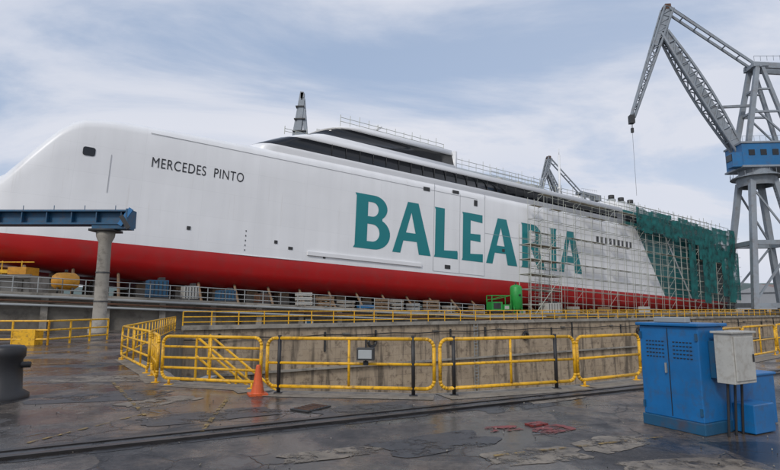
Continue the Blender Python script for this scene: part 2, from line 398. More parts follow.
for i in range(16):
    t=6+i*7.3+random.uniform(-2,2); c=fa+fdn*t+N_*random.uniform(1.6,3.6)
    kind=i%4; b=MB()
    if kind==0:
        b.lathe((0,0,0),[(.35,0),(.35,.06),(.2,.15),(.18,.4),(.3,.5),(.3,.62),(.1,.68)],'black',14); nm="mooring_bollard"
    elif kind==1:
        b.box((0,0,.35),(.8,.5,.7),'greybox'); b.box((0,0,.74),(.86,.56,.06),'dark'); b.box((0,-.26,.4),(.5,.02,.4),'blued'); nm="power_outlet_box"
    elif kind==2:
        for z in range(3): b.box((0,0,.08+z*.2),(1.4,.9,.14),'wood')
        b.box((.1,0,.75),(1,.7,.35),'concd'); nm="pallet_stack"
    else:
        b.lathe((0,0,0),[(.29,0),(.3,.3),(.28,.31),(.3,.6),(.29,.88),(.1,.88)],random.choice(['blue','rust','yellow']),14); nm="steel_drum"
    b.obj(nm,loc=c,rot=(0,0,random.random()),smooth=False)
b=MB(); longrail(b,(-24,24.2),(-15.9,24.6),sp=1.4); longrail(b,(-15.9,24.6),(-15.5,29),sp=1.4)
for x in (-19.5,-17): b.box((x,24.8,0.35),(1.1,0.6,0.7),'yellow')
b.obj("yellow_barrier")

# ---------------------------------------------------------------- ship frame
SL=(-9.893,57,0); SR=(0,math.radians(2.4),math.radians(32.7))
ship=empty("ferry_ship",SL,SR)
W=28.0
ST=[(-33,9.8,8.0,6.5),(-32,10.5,5.2,5.6),(-30.5,11.0,3.0,5.0),(-28.7,11.4,1.7,4.7),(-27.4,12.1,1.0,4.4),(-26.5,13.3,0.75,4.3),(-25.6,14.6,0.55,4.2),(-24.7,15.8,0.4,4.1),(-23.8,16.9,0.28,4.0),(-22.9,17.7,0.2,3.95),(-21.9,18.2,0.14,3.9),(-20.4,18.5,0.08,3.8),(-17.6,18.65,0.02,3.7),(-13,18.8,0,3.5),(-8,18.9,0,3.4),(-3,18.95,0,3.4),(4,19.0,0,3.4),(10,19.0,0,3.4),(20,19.0,0,3.4),(30,19.0,0,3.4),(40,19,0,3.4),(50,19,0,3.4),(60,18.95,0,3.6),(70,18.95,0,4.0),(80,18.9,0,4.4),(88,18.9,0,4.7),(94.2,18.8,0,4.9)]
def hull_w(a):
    for s0,s1 in zip(ST[:-1],ST[1:]):
        if s0[0]<=a<=s1[0]:
            t=(a-s0[0])/(s1[0]-s0[0]); return s0[2]*(1-t)+s1[2]*t
    return 0
def section(st):
    a,T,w,K=st
    hs=[(W/2-5,K+3.0 if K<6 else K+1),(W/2-6,K+1.2),(4.5,K),(1.8,K+0.1),(0.55,K+0.6),(0,K+1.7)]
    wl=min(6.85,T-1.5)
    pts=[(w+dx,h) for dx,h in hs]
    pts.append((w,max(wl,K+1.8)))
    base=max(wl,K+1.8); top=T-1.1
    for t in (0.2,0.4,0.6,0.8): pts.append((w,base+(top-base)*t))
    pts.append((w,top)); 
    for ang in (25,50,75): 
        r=1.1; pts.append((w+r*(1-math.cos(math.radians(ang))),top+r*math.sin(math.radians(ang))))
    pts.append((w+2.0,T+0.03)); pts.append((W/2,T+0.35))
    near=[(a,x,h) for x,h in pts]
    far=[(a,W-x,h) for x,h in reversed(pts[:-1])]
    return near+far
b=MB(); rows=[section(s_) for s_ in ST]
b.grid(rows,'hull',close=True)
b.face(rows[0],'hull'); b.face(rows[-1],'hull')
b.obj("hull",ship,smooth=True)
b=MB()
b.box((8.3,-0.09,7.75),(15.6,0.18,0.42),'white')
b.box((-4.0,-0.03,6.86),(8,0.06,0.05),'white')
b.box((18.0,-.012,13),(.06,.03,11.6),'seam'); b.box((26.9,-.012,13),(.06,.03,11.6),'seam'); b.box((22.4,-.012,12.6),(.05,.03,10.8),'seam')
b.box((22.45,-.012,7.2),(8.85,.03,.06),'seam')
b.box((36,-0.012,13.2),(18,0.03,0.04),'seam')
b.box((4.5,-0.012,17.8),(42,0.03,0.05),'seam')
b.box((-19.6,hull_w(-19.6)-.02,13.2),(.05,.05,3.6),'seam')
for a,h,wd,hh in((-1.5,8.1,0.5,0.3),(-3.2,8.6,0.35,0.35),(25.2,17.2,0.6,0.8),(16.7,17.8,1.0,0.5),(30.5,11.1,.5,.4),(2.6,7.5,.3,.3),(20.4,7.9,.9,.5),(21.6,18.2,1.1,0.4),(-12.2,9.0,0.35,0.35)):
    b.box((a,-0.03,h),(wd,0.06,hh),'dark')
for i in range(9): b.box((52+i*1.15,-0.03,15.2),(0.55,0.06,1.0),'glass')
for i in range(5): b.box((-6.5,-0.02,7.4+i*0.5),(0.08,0.04,0.16),'dark')
b.obj("hull_fittings",ship)
b=MB(); w_=hull_w(-21.4)
pts=[]
for cx,cz,a0 in((0.3,0.2,0),(-0.3,0.2,90),(-0.3,-0.2,180),(0.3,-0.2,270)):
    for t in range(4):
        an=math.radians(a0+t*30); pts.append((-21.4+cx+0.2*math.cos(an),w_-0.06,14.95+cz+0.2*math.sin(an)))
pts2=[(x,y+0.3,z) for x,y,z in pts]; b.grid([pts,pts2],'glass',close=True); b.face(pts,'glass'); b.obj("bow_window",ship)

def arc(cx,cy,rx,ry,a0,a1,n=14):
    return [(cx+rx*math.cos(math.radians(a0+(a1-a0)*i/n)),cy+ry*math.sin(math.radians(a0+(a1-a0)*i/n))) for i in range(n+1)]
def glyph(ch):
    if ch=='L': return [[(0,0),(1,0),(1,.12),(.98,.17),(.42,.15),(.42,1),(0,1),(.04,.95),(.04,.05)]]
    if ch=='I': return [[(0,0),(1,0),(.9,.06),(.9,.94),(1,1),(0,1),(.1,.94),(.1,.06)]]
    if ch=='E': return [[(0,0),(1,0),(1,.17),(.40,.15),(.40,.43),(.88,.42),(.88,.58),(.40,.57),(.40,.85),(.97,.83),(.97,1),(0,1),(.04,.95),(.04,.05)]]
    if ch=='A': return [[(0,0),(.2,0),(.27,.24),(.62,.24),(.68,0),(1,0),(.64,1),(.36,1)],[(.33,.40),(.46,.80),(.58,.40)]]
    if ch=='B': 
        o=[(0,0)]+arc(.56,.29,.44,.29,-90,62)+arc(.52,.765,.38,.235,-50,90)+[(0,1),(.04,.95),(.04,.05)]
        return [o,[(.36,.14)]+arc(.5,.30,.20,.16,-90,90)+[(.36,.46)],[(.36,.60)]+arc(.48,.735,.17,.135,-90,90)+[(.36,.87)]]
    if ch=='R':
        o=[(0,0),(.36,0),(.36,.42),(.46,.42),(.70,0),(1.08,0),(.74,.47)]+arc(.50,.73,.40,.27,-48,90)+[(0,1),(.04,.95),(.04,.05)]
        return [o,[(.36,.57)]+arc(.47,.72,.16,.14,-90,90)+[(.36,.86)]]
letters=[('B',6.2,11.3),('A',11.7,17.6),('L',18.1,22.1),('E',22.8,26.6),('A',27.2,33.3),('R',34.1,39.0),('I',40.3,41.9),('A',42.4,47.9)]
def curve_mesh(cu,name,k):
    o=D.objects.new(name,cu); sc.collection.objects.link(o)
    dg=bpy.context.evaluated_depsgraph_get(); me=D.meshes.new_from_object(o.evaluated_get(dg)); 
    D.objects.remove(o); me.materials.clear(); me.materials.append(M[k])
    o=D.objects.new(name,me); sc.collection.objects.link(o); return o
for i,(ch,a0,a1) in enumerate(letters):
    cu=D.curves.new("l","CURVE"); cu.dimensions='2D'; cu.fill_mode='FRONT'; cu.extrude=0.0
    for lp in glyph(ch):
        s_=cu.splines.new('POLY'); s_.points.add(len(lp)-1); s_.use_cyclic_u=True
        for j,(x,y) in enumerate(lp): s_.points[j].co=(a0+x*(a1-a0),9.05+y*6.6,0,1)
    o=curve_mesh(cu,"letter_%s_%d"%(ch,i),'teal'); o.parent=ship; o.rotation_euler=(math.radians(90),0,0); o.location=(0,-0.025,0)
tx=D.curves.new("t","FONT"); tx.body="MERCEDES  PINTO"; tx.size=1.42; tx.space_character=1.1
o=curve_mesh(tx,"ship_name",'black'); wx=max(v.co.x for v in o.data.vertices)
o.parent=ship; o.rotation_euler=(math.radians(90),0,0); o.scale=(9.0/wx,1,1); o.location=(-16.2,-0.03,14.5)

def outline(a0,a1,w0,bulge,h,n=10):
    pts=[]
    for i in range(n+1):
        t=math.pi*i/n
        y=W/2-(W/2-w0)*math.copysign(abs(math.cos(t))**0.55,math.cos(t))
        x=a0+bulge*(1-abs(math.sin(t))**0.8)
        pts.append((x,y,h))
    pts.append((a1,W-w0,h)); pts.append((a1,w0,h))
    return pts
def tier(name,levels,mats,top):
    b=MB(); rows=[outline(a0,a1,w0,bu,h,16) for (h,a0,a1,w0,bu) in levels]
    b.grid(rows,lambda i,j:mats[i],close=True); b.face(rows[-1],top)
    return b.obj(name,ship,smooth=True)
tier("passenger_deck",[(18.7,-7.5,60,0.5,3.5),(19.25,-7.2,60,0.35,3.5),(19.55,-7.0,60,0.35,3.5),(21.0,-4.2,60,0.5,3.8),(21.05,-4.0,60,0.42,3.8),(21.75,-2.4,60,0.6,4.0),(21.95,-1.6,60,1.2,4.2)],['white','white','glass','white','white','white'],'roofgrey')
tier("bridge_deck",[(21.8,-0.8,23.3,2.2,3.5),(22.75,0.1,23.3,2.3,3.5),(22.85,0.2,23.3,2.4,3.5),(24.4,3.0,23.3,2.9,4.5),(24.47,2.8,23.4,2.7,4.5),(25.2,4.6,23.2,3.0,5.0),(25.55,7.5,22.8,5.0,6.0)],['white','white','glass','white','white','white'],'white')
tier("upper_deckhouse",[(21.8,23.4,47,4.5,0.3),(23.3,23.6,46.8,4.9,0.3),(24.3,24.2,46,6.5,0.6)],['roofgrey','roofgrey'],'roofgrey')
tier("aft_deckhouse",[(18.8,60.1,92,0.6,0.1),(19.5,60.1,92,0.6,0.1),(20.9,60.1,91.5,0.8,0.1),(21.6,60.1,91.2,0.8,0.1)],['dteal','glass','dteal'],'roofgrey')
b=MB()
for i in range(30): b.box((3+i*1.9,0.36,20.3),(0.06,0.06,1.4),'dark')
b.box((23.45,4.6,22.9),(0.5,4.5,4.2),'white')
for a in (61.5,64.5,67.5):
    b.tube((a+2,5,21.4),(a+2,5,24.6),0.8,'roofgrey',12); b.tube((a+2,5,24.6),(a+2,5,25.4),0.55,'dark',12)
b.box((65.5,6,22.6),(9,5,2.4),'white')
b.tube((43.9,0.9,18.6),(43.9,0.9,28.2),0.2,'white',8); b.tube((43.9,0.9,28.2),(43.9,0.9,29.3),0.06,'white',6)
b.box((43.9,0.9,22.6),(0.9,0.3,0.2),'white')
b.tube((14,9,25.2),(14,9,28.6),0.22,'white',8); b.tube((13,8,25.2),(14,9,27.6),0.12,'white',6); b.box((14,9,28.0),(0.4,2.6,0.25),'white')
b.box((17,9,26),(1.6,2,1.5),'white'); b.box((14,9,27.0),(1.4,1.4,0.2),'white')
for a,y,r in((10,8,0.45),(18.5,7,0.6),(20,10,0.5)):
    b.lathe((a,y,25.4),[(r*.5,0),(r*.5,0.5),(r,0.8),(r*1.05,1.2),(r*.75,1.7),(r*.2,1.95)],'white',14)
for i in range(9):
    b.box((26+i*3.7,random.uniform(3,5),22.3+random.random()*.3),(random.uniform(.6,1.8),1,random.uniform(.8,1.6)),random.choice(['white','roofgrey','greybox']))
b.obj("deck_gear",ship,smooth=True)
b=MB()
def srail(a0,a1,y,h,hh=1.2,sp=1.4,k='scaff',slope=0.0):
    n=int((a1-a0)/sp)
    for z in(0.55,1.0): b.tube((a0,y,h+hh*z),(a1,y,h+slope+hh*z),0.04,k,4)
    for i in range(n+1):
        t=i/n; b.tube((a0+(a1-a0)*t,y,h+slope*t),(a0+(a1-a0)*t,y,h+slope*t+hh+random.uniform(0,.7)),0.045,k,4)
srail(6,23,4.6,25.3); srail(6,23,12,25.5,1.6); srail(24,46,6.8,24.2,1.5); srail(30,60,2.0,21.9,1.3); srail(47,60,8,21.9,1.8); srail(60,91,1.2,21.5,1.6,1.6)
srail(-2,5,3.0,21.9,0.7)
b.obj("deck_railings",ship)

# ---------------------------------------------------------------- scaffolding
b=MB(); r=0.038
A0,A1=35.0,96.0; nb=28
for w in(-0.5,-1.6):
    for i in range(nb+1):
        a=A0+(A1-A0)*i/nb+random.uniform(-.25,.25); b.tube((a,w,0.042*a),(a+random.uniform(-.08,.08),w,19.4+random.uniform(-.4,1.4)+(1.0 if a>60 else 0)),r*1.1,'scaff',4)
    for l in range(9):
        h=4.2+l*2.0; 
        a0=A0 if l<7 else A0+random.uniform(2,8)
        b.tube((a0,w,h),(A1,w,h+random.uniform(-.05,.05)),r,'scaff',4)
        if w<-1: b.tube((a0,w,h+1.0),(A1,w,h+1.0),r*0.6,'scaff',4)
for l in range(9):
    h=4.2+l*2.0
    for i in range(nb+1):
        a=A0+(A1-A0)*i/nb; b.tube((a,-0.5,h),(a,-1.6,h),r,'scaff',4)
    if l%2==1 or l==8:
        for i in range(nb):
            if random.random()<0.5:
                a=A0+(A1-A0)*(i+.5)/nb; b.box((a,-1.05,h+0.06),((A1-A0)/nb*0.97,0.6,0.04),'plank')
for i in range(0,nb,4):
    a=A0+(A1-A0)*i/nb; s_=(A1-A0)/nb
    for l in range(8):
        h=4.2+l*2; b.tube((a,-1.65,h),(a+s_,-1.65,h+2),r*0.7,'scaff',4)
for w in [x*2.0 for x in range(0,14)]:
    b.tube((96,w,4),(96,w,21),r,'scaff',4); b.tube((97.4,w,4),(97.4,w,20.5),r,'scaff',4)
for l in range(9):
    b.tube((96,-1.6,4.2+l*2),(96,27,4.2+l*2),r,'scaff',4); b.tube((97.4,-1.6,4.2+l*2),(97.4,27,4.2+l*2),r,'scaff',4)
for i in range(22):
    a=62+i*1.6
    b.tube((a,-0.3,19),(a,-0.3,22.6+random.uniform(-.5,.8)),0.045,'scaff',4)
    b.tube((a,3,21.4),(a,3,23.4+random.uniform(-.5,.8)),0.045,'scaff',4)
for h in (20.2,21.4,22.4): b.tube((61,-0.3,h),(96,-0.3,h),0.045,'scaff',4)
def tower(a0,a1,w0,w1,h0,h1,nx,st,r=0.065):
    for i in range(nx+1):
        a=a0+(a1-a0)*i/nx
        for w in(w0,w1): b.tube((a,w,h0),(a,w,h1+random.random()),r,'scaff',4)
    h=h0; k=0
    while h<h1:
        for w in(w0,w1): b.tube((a0,w,h),(a1,w,h),r,'scaff',4); b.tube((a0,w,h+st*.5),(a1,w,h+st*.5),r*.6,'scaff',4)
        for i in range(nx+1):
            a=a0+(a1-a0)*i/nx; b.tube((a,w0,h),(a,w1,h),r,'scaff',4)
        b.box(((a0+a1)/2,(w0+w1)/2,h+0.05),(a1-a0,abs(w1-w0)*.6,0.05),'plank')
        i=k%nx; s_=(a1-a0)/nx; b.tube((a0+i*s_,w0,h),(a0+(i+1)*s_,w0,min(h+st,h1)),r*.8,'scaff',4)
        h+=st; k+=1
tower(29.5,35.5,-6.0,-4.0,1.4,13.4,3,2.0)
b.obj("scaffolding",loc=SL,rot=SR)
b=MB()
a=60.5
while a<95:
    wd=random.uniform(2.2,4.0); h0=17.6+random.uniform(-.8,.5); h1=21.2+random.uniform(-.5,.5)
    if a>80: h0-=2.5
    rows=[[(a+wd*j/4,-1.72+random.uniform(-.07,.07),h0+(h1-h0)*k/5+random.uniform(-.1,.1)) for j in range(5)] for k in range(6)]
    b.grid(rows,'net'); a+=wd-.1
for k0 in range(8):
    a=77+k0*2.4; h0=5.5+random.uniform(0,3)
    rows=[[(a+2.4*j/4,-1.76+random.uniform(-.05,.05),h0+(17-h0)*k/8) for j in range(5)] for k in range(9)]
    if k0 not in (1,4): b.grid(rows,'net')
b.obj("scaffold_netting",loc=SL,rot=SR)

# ---------------------------------------------------------------- slipway structures
slip=empty("slipway",SL,(0,0,SR[2]))
b=MB()
def zt(a): return max(0.9,min(3.2,2.75-(a+22)*0.043))
AA=[-60,-34,-22,-10,0,10,20,30,42,60,110]
for a0,a1 in zip(AA[:-1],AA[1:]):
    z0,z1=zt(a0),zt(a1)
    b.face([(a0,-7.5,0),(a1,-7.5,0),(a1,-7.5,z1-.2),(a0,-7.5,z0-.2)],'concd')
    b.face([(a0,-7.8,z0-.2),(a1,-7.8,z1-.2),(a1,-7.8,z1),(a0,-7.8,z0)],'conc')
    b.face([(a0,-7.8,z0),(a1,-7.8,z1),(a1,-5.0,z1),(a0,-5.0,z0)],'conc')
    b.face([(a0,-7.8,z0-.2),(a1,-7.8,z1-.2),(a1,-7.5,z1-.2),(a0,-7.5,z0-.2)],'conc')
    b.face([(a0,-5,z0),(a1,-5,z1),(a1,-5,0.05),(a0,-5,0.05)],'concd')
for i in range(30):
    a=-55+i*4; z=zt(a); b.box((a,-7.6,(z-.25)/2),(0.45,0.35,z-.25),'conc')
b.obj("slipway_ledge",slip)
b=MB()
for (dz,r_,k) in((0.3,0.11,'steel'),(0.62,0.08,'rust'),(0.9,0.09,'roofgrey')):
    for a0,a1 in zip(AA[1:7],AA[2:8]):
        if min(zt(a0),zt(a1))-dz>0.2: b.tube((a0,-8.0,zt(a0)-dz),(a1,-8.0,zt(a1)-dz),r_,k,8)
for a0,a1 in zip(AA[1:6],AA[2:7]):
    longrail(b,(a0,-7.6),(a1,-7.6),sp=1.5,k='steel',r=0.035,z0=zt(a0),z1=zt(a1))
b.obj("pipework",slip)
b=MB()
for i in range(34):
    a=-26+i*3.6; zb=3.4-0.042*a+(0.5 if a<-18 else 0)+(max(0,a-55)*0.04)
    for w in(3.2,9,19,24.8):
        b.box((a,w,(zb-.45)/2),(1.3,1.5,max(.2,zb-.5)),'concd'); b.box((a,w,zb-.28),(1.2,1.4,0.4),'wood')
    b.tube((a+1.2,-2.6,0),(a+1.2,1.0,zb+0.3),0.13,'wood',6)
b.obj("keel_blocks",slip)
def S2W(a,w,z): 
    v=Matrix.Rotation(SR[2],3,'Z')@Vector((a,w,0)); return (SL[0]+v.x,SL[1]+v.y,z)
def crate_stack(name,a,w,n,sx,sy,sz,k,z=None):
    b=MB(); z=zt(a) if z is None else z
    for j in range(n):
        b.box((random.uniform(-.08,.08),0,sz*(j+.5)+0.1*(j+1)),(sx*random.uniform(.9,1),sy,sz),k)
        for t in(-.35,.35): b.box((t*sx,0,(sz+.1)*j+0.05),(0.12,sy,0.1),'wood')
    b.obj(name,loc=S2W(a,w,z),rot=(0,0,SR[2]+random.uniform(-.1,.1)),bevel=0.03)
for a,n,k in((-2,3,'greybox'),(0.2,2,'wood'),(2.6,2,'conc'),(5.0,1,'craneblue'),(7,3,'wood'),(8.8,3,'conc'),(11,2,'steel'),(13.5,3,'wood'),(16,2,'conc'),(18.4,1,'rust'),(20.3,2,'wood'),(27.5,1,'greybox'),(38,2,'conc'),(45,2,'wood'),(55,2,'greybox')):
    crate_stack("pallet_stack",a,-5.9,n,random.uniform(1.1,1.7),1.1,random.uniform(.26,.42),k)
def skid(name,a,w,L,Hh,k,z=None):
    b=MB(); b.box((0,0,Hh/2+.15),(L,1.5,Hh),k); 
    for t in range(5): b.box((-L/2+L*(t+.5)/5,-0.78,Hh/2+.15),(0.06,0.06,Hh*.9),'dark')
    b.box((0,0,0.08),(L+.2,1.6,0.16),'dark'); b.box((L*.2,0,Hh+.27),(L*.3,1,0.24),'dark')
    b.obj(name,loc=S2W(a,w,zt(a) if z is None else z),rot=(0,0,SR[2]),bevel=0.03)
skid("generator_unit",-15.2,-5.5,1.6,1.4,'blued'); skid("compressor_unit",-12.5,-5.3,1.2,1.1,'greybox'); skid("compressor_unit",-9.4,-5.3,1.5,0.9,'blued'); skid("generator_unit",33.5,-5.8,2.6,1.3,'greybox'); skid("compressor_unit",-6,-5.3,1.0,0.8,'rust')
b=MB()
n=14; rows=[]
for r_,x in((0.05,-.95),(.4,-.9),(.65,-.6),(.7,0),(.65,.6),(.4,.9),(.05,.95)):
    rows.append([(x,r_*math.cos(2*math.pi*j/n),1.0+r_*math.sin(2*math.pi*j/n)) for j in range(n)])
b.grid(rows,'ball',close=True)
for x in(-.5,.5): b.box((x,0,0.25),(0.15,1.1,0.5),'dark')
b.tube((0,0,1.6),(0,0,1.9),0.12,'dark',8)
b.obj("fuel_tank",loc=S2W(-21.8,-5.8,zt(-21.8)),rot=(0,0,SR[2]),smooth=True)
ge=empty("green_blasting_machine",S2W(23.6,-6.3,zt(23.6)),(0,0,SR[2]-.25))
b=MB(); b.box((0,0,0.35),(2.9,1.5,0.18),'dark'); b.box((-0.6,0,1.0),(1.5,1.3,1.1),'green'); b.box((-.6,-.67,1.05),(1.0,.05,.7),'dark')
b.box((0.75,0,0.85),(0.9,1.2,0.75),'green'); b.box((.75,-.62,.85),(.6,.05,.4),'greybox')
for x in(-1.3,1.3):
    for y in(-.65,.65): b.tube((x,y,0.3),(x,y,2.3),0.06,'green',6)
for y in(-.65,.65): b.tube((-1.3,y,2.3),(1.3,y,2.3),0.06,'green',6); b.tube((-1.3,y,1.75),(1.3,y,2.3),0.04,'green',6)
for x in(-1.3,1.3): b.tube((x,-.65,2.3),(x,.65,2.3),0.06,'green',6)
for x in(-1,1):
    for y in(-.7,.7): b.tube((x,y-.08,0.26),(x,y+.08,0.26),0.26,'black',12)
b.obj("compressor_frame",ge,bevel=0.02)
b=MB(); b.lathe((2.6,0.2,0.0),[(0.2,0.35),(.75,0.9),(.75,3.3),(.6,3.55),(.2,3.7)],'green',18)
for t in range(4):
    an=t*math.pi/2+.6; b.tube((2.6+.7*math.cos(an),.2+.7*math.sin(an),0),(2.6+.7*math.cos(an),.2+.7*math.sin(an),1.1),0.06,'green',6)
b.tube((2.6,-.55,2.4),(2.6,-.75,2.4),.12,'dark',8); b.tube((2.6,.2,3.6),(2.6,.2,4.0),.08,'dark',8)
b.obj("blast_pot",ge,smooth=True)

# ---------------------------------------------------------------- left yard
b=MB()
b.box((-33.5,42.8,2.15),(9.5,2.4,4.3),'conc'); b.box((-33.5,41.5,4.2),(9.7,0.3,0.3),'conc'); 
for i in range(5): b.box((-37+i*1.9,41.55,2.0),(0.3,0.2,3.9),'concd')
b.obj("retaining_wall")
b=MB()
for i in range(3):
    x=-36+i*2.6; b.box((x,43,4.3+.35),(2.2,1.5,0.3),'yellow'); b.tube((x-.8,42.3,4.3),(x-.8,42.3,5.5),.05,'yellow'); b.tube((x+.8,42.3,4.3),(x+.8,42.3,5.5),.05,'yellow')
b.tube((-37,42.3,5.4),(-29,42.3,5.4),.05,'yellow'); b.box((-30.3,43,4.65),(1.5,1.6,.7),'ball'); b.tube((-35,43,5.3),(-31,43.2,5.0),.15,'rust')
b.obj("yellow_frames",bevel=0.02)
ge=empty("gantry_beam",(-20.1,36.4,0.29)); ge.scale=(.83,.83,.83)
b=MB()
b.lathe((0,0,-.34),[(0.8,0),(0.8,0.3),(0.54,0.45),(0.50,7.54),(0.72,8.04),(0.76,8.44)],'conc',18)
for z in (2.2,4.6): b.lathe((0,0,z),[(.56,0),(.56,.1),(.5,.12)],'dark',18)
b.box((0,0,8.2),(2.0,1.8,0.2),'dark'); b.obj("pillar",ge,smooth=True)
b=MB(); b.box((-17,0,9.85),(38,1.4,0.14),'blued'); b.box((-17,0,8.75),(38,1.4,0.14),'blued'); b.box((-17,-0.1,9.3),(38,0.12,0.95),'blued')
for i in range(18): b.box((1.5-i*2.1,-0.35,9.3),(0.08,0.5,0.9),'blued')
b.box((2.05,0,9.25),(0.14,1.6,1.5),'blued'); b.beam((1.5,-0.72,8.6),(2.4,-.72,10.0),0.12,0.4,'craneblue'); b.beam((2.3,-0.78,8.3),(1.6,-.78,9.4),0.1,0.35,'black')
b.box((0.6,0,8.5),(3.0,1.2,0.36),'blued')
for t in range(14): b.tube((1-t*2.6,-.6,9.9),(1-t*2.6,-.6,10.3),.03,'blued',5)
b.obj("beam",ge)
b=MB(); b.lathe((-7.35,10.2,0),[(0.42,0),(0.42,0.08),(0.30,0.16),(0.27,0.72),(0.31,0.78),(0.31,0.93),(0.27,0.98),(0.1,1.0)],'black',24)
b.tube((-7.75,10.1,.62),(-6.95,10.3,.62),.06,'black',10)
b.obj("mooring_capstan",smooth=True)
b=MB(); b.lathe((-2.62,10.62,0),[(0.14,0.03),(0.13,0.05),(0.09,0.25),(0.045,0.56),(0.035,0.58)],'orange',16); b.box((-2.62,10.62,0.018),(0.36,0.36,0.036),'orange',rot=.4)
b.obj("traffic_cone",smooth=False)

# ---------------------------------------------------------------- blue cabinet
ax=Vector((0.5,-0.95,0)).normalized(); ang=math.atan2(ax.y,ax.x)
ce=empty("electrical_cabinet",(3.80,8.05,0),(0,0,ang))
b=MB()
b.box((0.45,0.3,0.80),(0.9,0.6,1.28),'blue'); b.box((0.45,0.3,0.08),(0.94,0.64,0.16),'blued'); b.box((0.45,0.3,1.465),(0.97,0.70,0.045),'blue')
b.box((0.45,0.12,1.53),(0.5,0.12,0.08),'steel')
b.obj("body",ce,bevel=0.012)
b=MB()
for cx in(0.24,0.66):
    for r_ in range(5):
        for c_ in range(6):
            b.box((cx-.12+c_*.05,-0.004,1.0+r_*.055),(0.028,0.012,0.012),'black')
b.box((0.45,-0.003,0.8),(0.008,0.01,1.22),'black'); b.box((0.41,-0.02,0.85),(0.02,0.03,0.14),'steel')
for z in(.3,1.3):
    for x in(0.02,.88): b.box((x,-0.012,z),(0.03,0.024,0.1),'blued')
b.obj("louvres",ce)
b=MB(); b.box((0.66,1.2,0.36),(0.5,1.15,0.7),'blue'); b.box((0.66,1.2,0.73),(0.55,1.2,0.04),'blue'); b.box((1.05,0.9,0.2),(0.28,0.5,0.38),'blue'); b.obj("base_box",ce,bevel=0.012)
b=MB(); b.box((1.13,0.42,1.03),(0.24,0.5,0.66),'greybox'); b.box((1.258,0.42,1.03),(0.014,0.45,0.58),'greybox'); b.box((1.27,0.6,1.03),(0.02,0.03,.1),'black')
b.box((1.13,0.42,1.375),(0.30,0.56,0.03),'greybox')
for x in(.25,.42,.58): b.tube((1.1,x,0.7),(1.06,x,0.0),0.018,'black',8)
b.box((0.96,0.42,1.0),(0.11,0.42,0.5),'blued'); b.obj("meter_box",ce,bevel=0.01)

# ---------------------------------------------------------------- crane rail track & ground marks
td=Vector((9.3,4.95,0)).normalized(); tn=Vector((-td.y,td.x,0)); t0=Vector((-4.3,6.2,0))
b=MB()
def strip(off,wd,z,k,s0=-14,s1=120,hh=None):
    p=t0+tn*off+td*s0; q=t0+tn*off+td*s1
    if hh: b.box((p+q)/2+Vector((0,0,z)),((s1-s0),wd,hh),k,rot=math.atan2(td.y,td.x))
    else: b.face([p-tn*wd/2+Vector((0,0,z)),q-tn*wd/2+Vector((0,0,z)),q+tn*wd/2+Vector((0,0,z)),p+tn*wd/2+Vector((0,0,z))],k)
strip(0.2,0.75,0.004,'pasph'); strip(0,0.07,0.02,'rail',hh=.04); strip(0.13,0.05,0.008,'rust',hh=.016); strip(0.42,0.10,0.010,'rail',hh=.02)
b.obj("crane_rail_track")
def patch(name,cx,cy,rx,ry,k,z,rot=0,n=44,rough=.12):
    b=MB(); pts=[]; s0=random.random()*50
    for i in range(n):
        a=2*math.pi*i/n; q=1+rough*2*mathutils.noise.noise(Vector((s0+2*math.cos(a),2*math.sin(a),0)))+random.uniform(-.03,.03); sq=1/max(abs(math.cos(a)),abs(math.sin(a)))**.85
        x=rx*q*math.cos(a)*sq; y=ry*q*math.sin(a)*sq
        pts.append((cx+x*math.cos(rot)-y*math.sin(rot),cy+x*math.sin(rot)+y*math.cos(rot),z))
    b.face(pts,k); b.obj(name)
patch("concrete_patch",1.7,6.35,.6,.3,'pconc',.0045,.3); patch("concrete_patch",2.8,6.9,.5,.3,'pconc',.005,.5); patch("concrete_patch",3.2,5.9,.7,.3,'pconc',.0055,.2)
patch("asphalt_patch",-.4,9.2,.9,.4,'pasph',.006,.5); patch("asphalt_patch",-2.8,8.6,1.1,.4,'pasph',.0065,.5); patch("asphalt_patch",2.2,9.4,.8,.3,'pasph',.0045,.5)
patch("asphalt_patch",-5.5,10.3,1.2,.5,'pasph',.005,.3); patch("concrete_patch",-6.8,13,1.3,.6,'pconc',.0055,.2); patch("concrete_patch",-0.7,6.4,.6,.2,'pconc',.0065,.4)
patch("concrete_patch",-4.2,9.9,.7,.35,'pconc',.007,.9); patch("concrete_patch",3.1,10.1,.7,.2,'pconc',.0075,.5); patch("asphalt_patch",0.6,6.9,.8,.4,'pasph',.0055,.5)
patch("red_paint_patch",1.6,7.7,.26,.15,'redpaint',.009,.3); patch("red_paint_patch",2.3,7.65,.33,.19,'redpaint',.0095,.6); 
b=MB(); b.box((2.15,7.95,.014),(.30,.17,.024),'redpaint',rot=.5); b.obj("red_steel_plate")
b=MB()
def line(p,q,w,k,z):
    p=Vector((*p,z)); q=Vector((*q,z)); L=(q-p).length; d=(q-p).normalized(); n=Vector((-d.y,d.x,0)); s=0
    while s<L:
        e=min(L,s+random.uniform(.15,.7)); w0=w*random.uniform(.6,1)
        b.face([p+d*s-n*w0/2,p+d*e-n*w0/2,p+d*e+n*w*random.uniform(.2,.5),p+d*s+n*w0/2],k); s=e+random.uniform(.0,.18)
line((-4.6,6.9),(-4.0,8.7),.08,'yline',.0085); line((-2.6,7.5),(-3.1,10.3),.09,'yline',.0125); line((-3.9,8.6),(-6.5,12.5),.09,'yline',.0135); line((1.2,6.3),(3.6,7.2),.08,'yline',.014); line((-12,16.5),(-7.5,15.8),.1,'yline',.015)
b.obj("painted_floor_lines")
b=MB(); b.box((-1.35,9.2,.015),(.6,.4,.02),'dark',rot=1.0); 
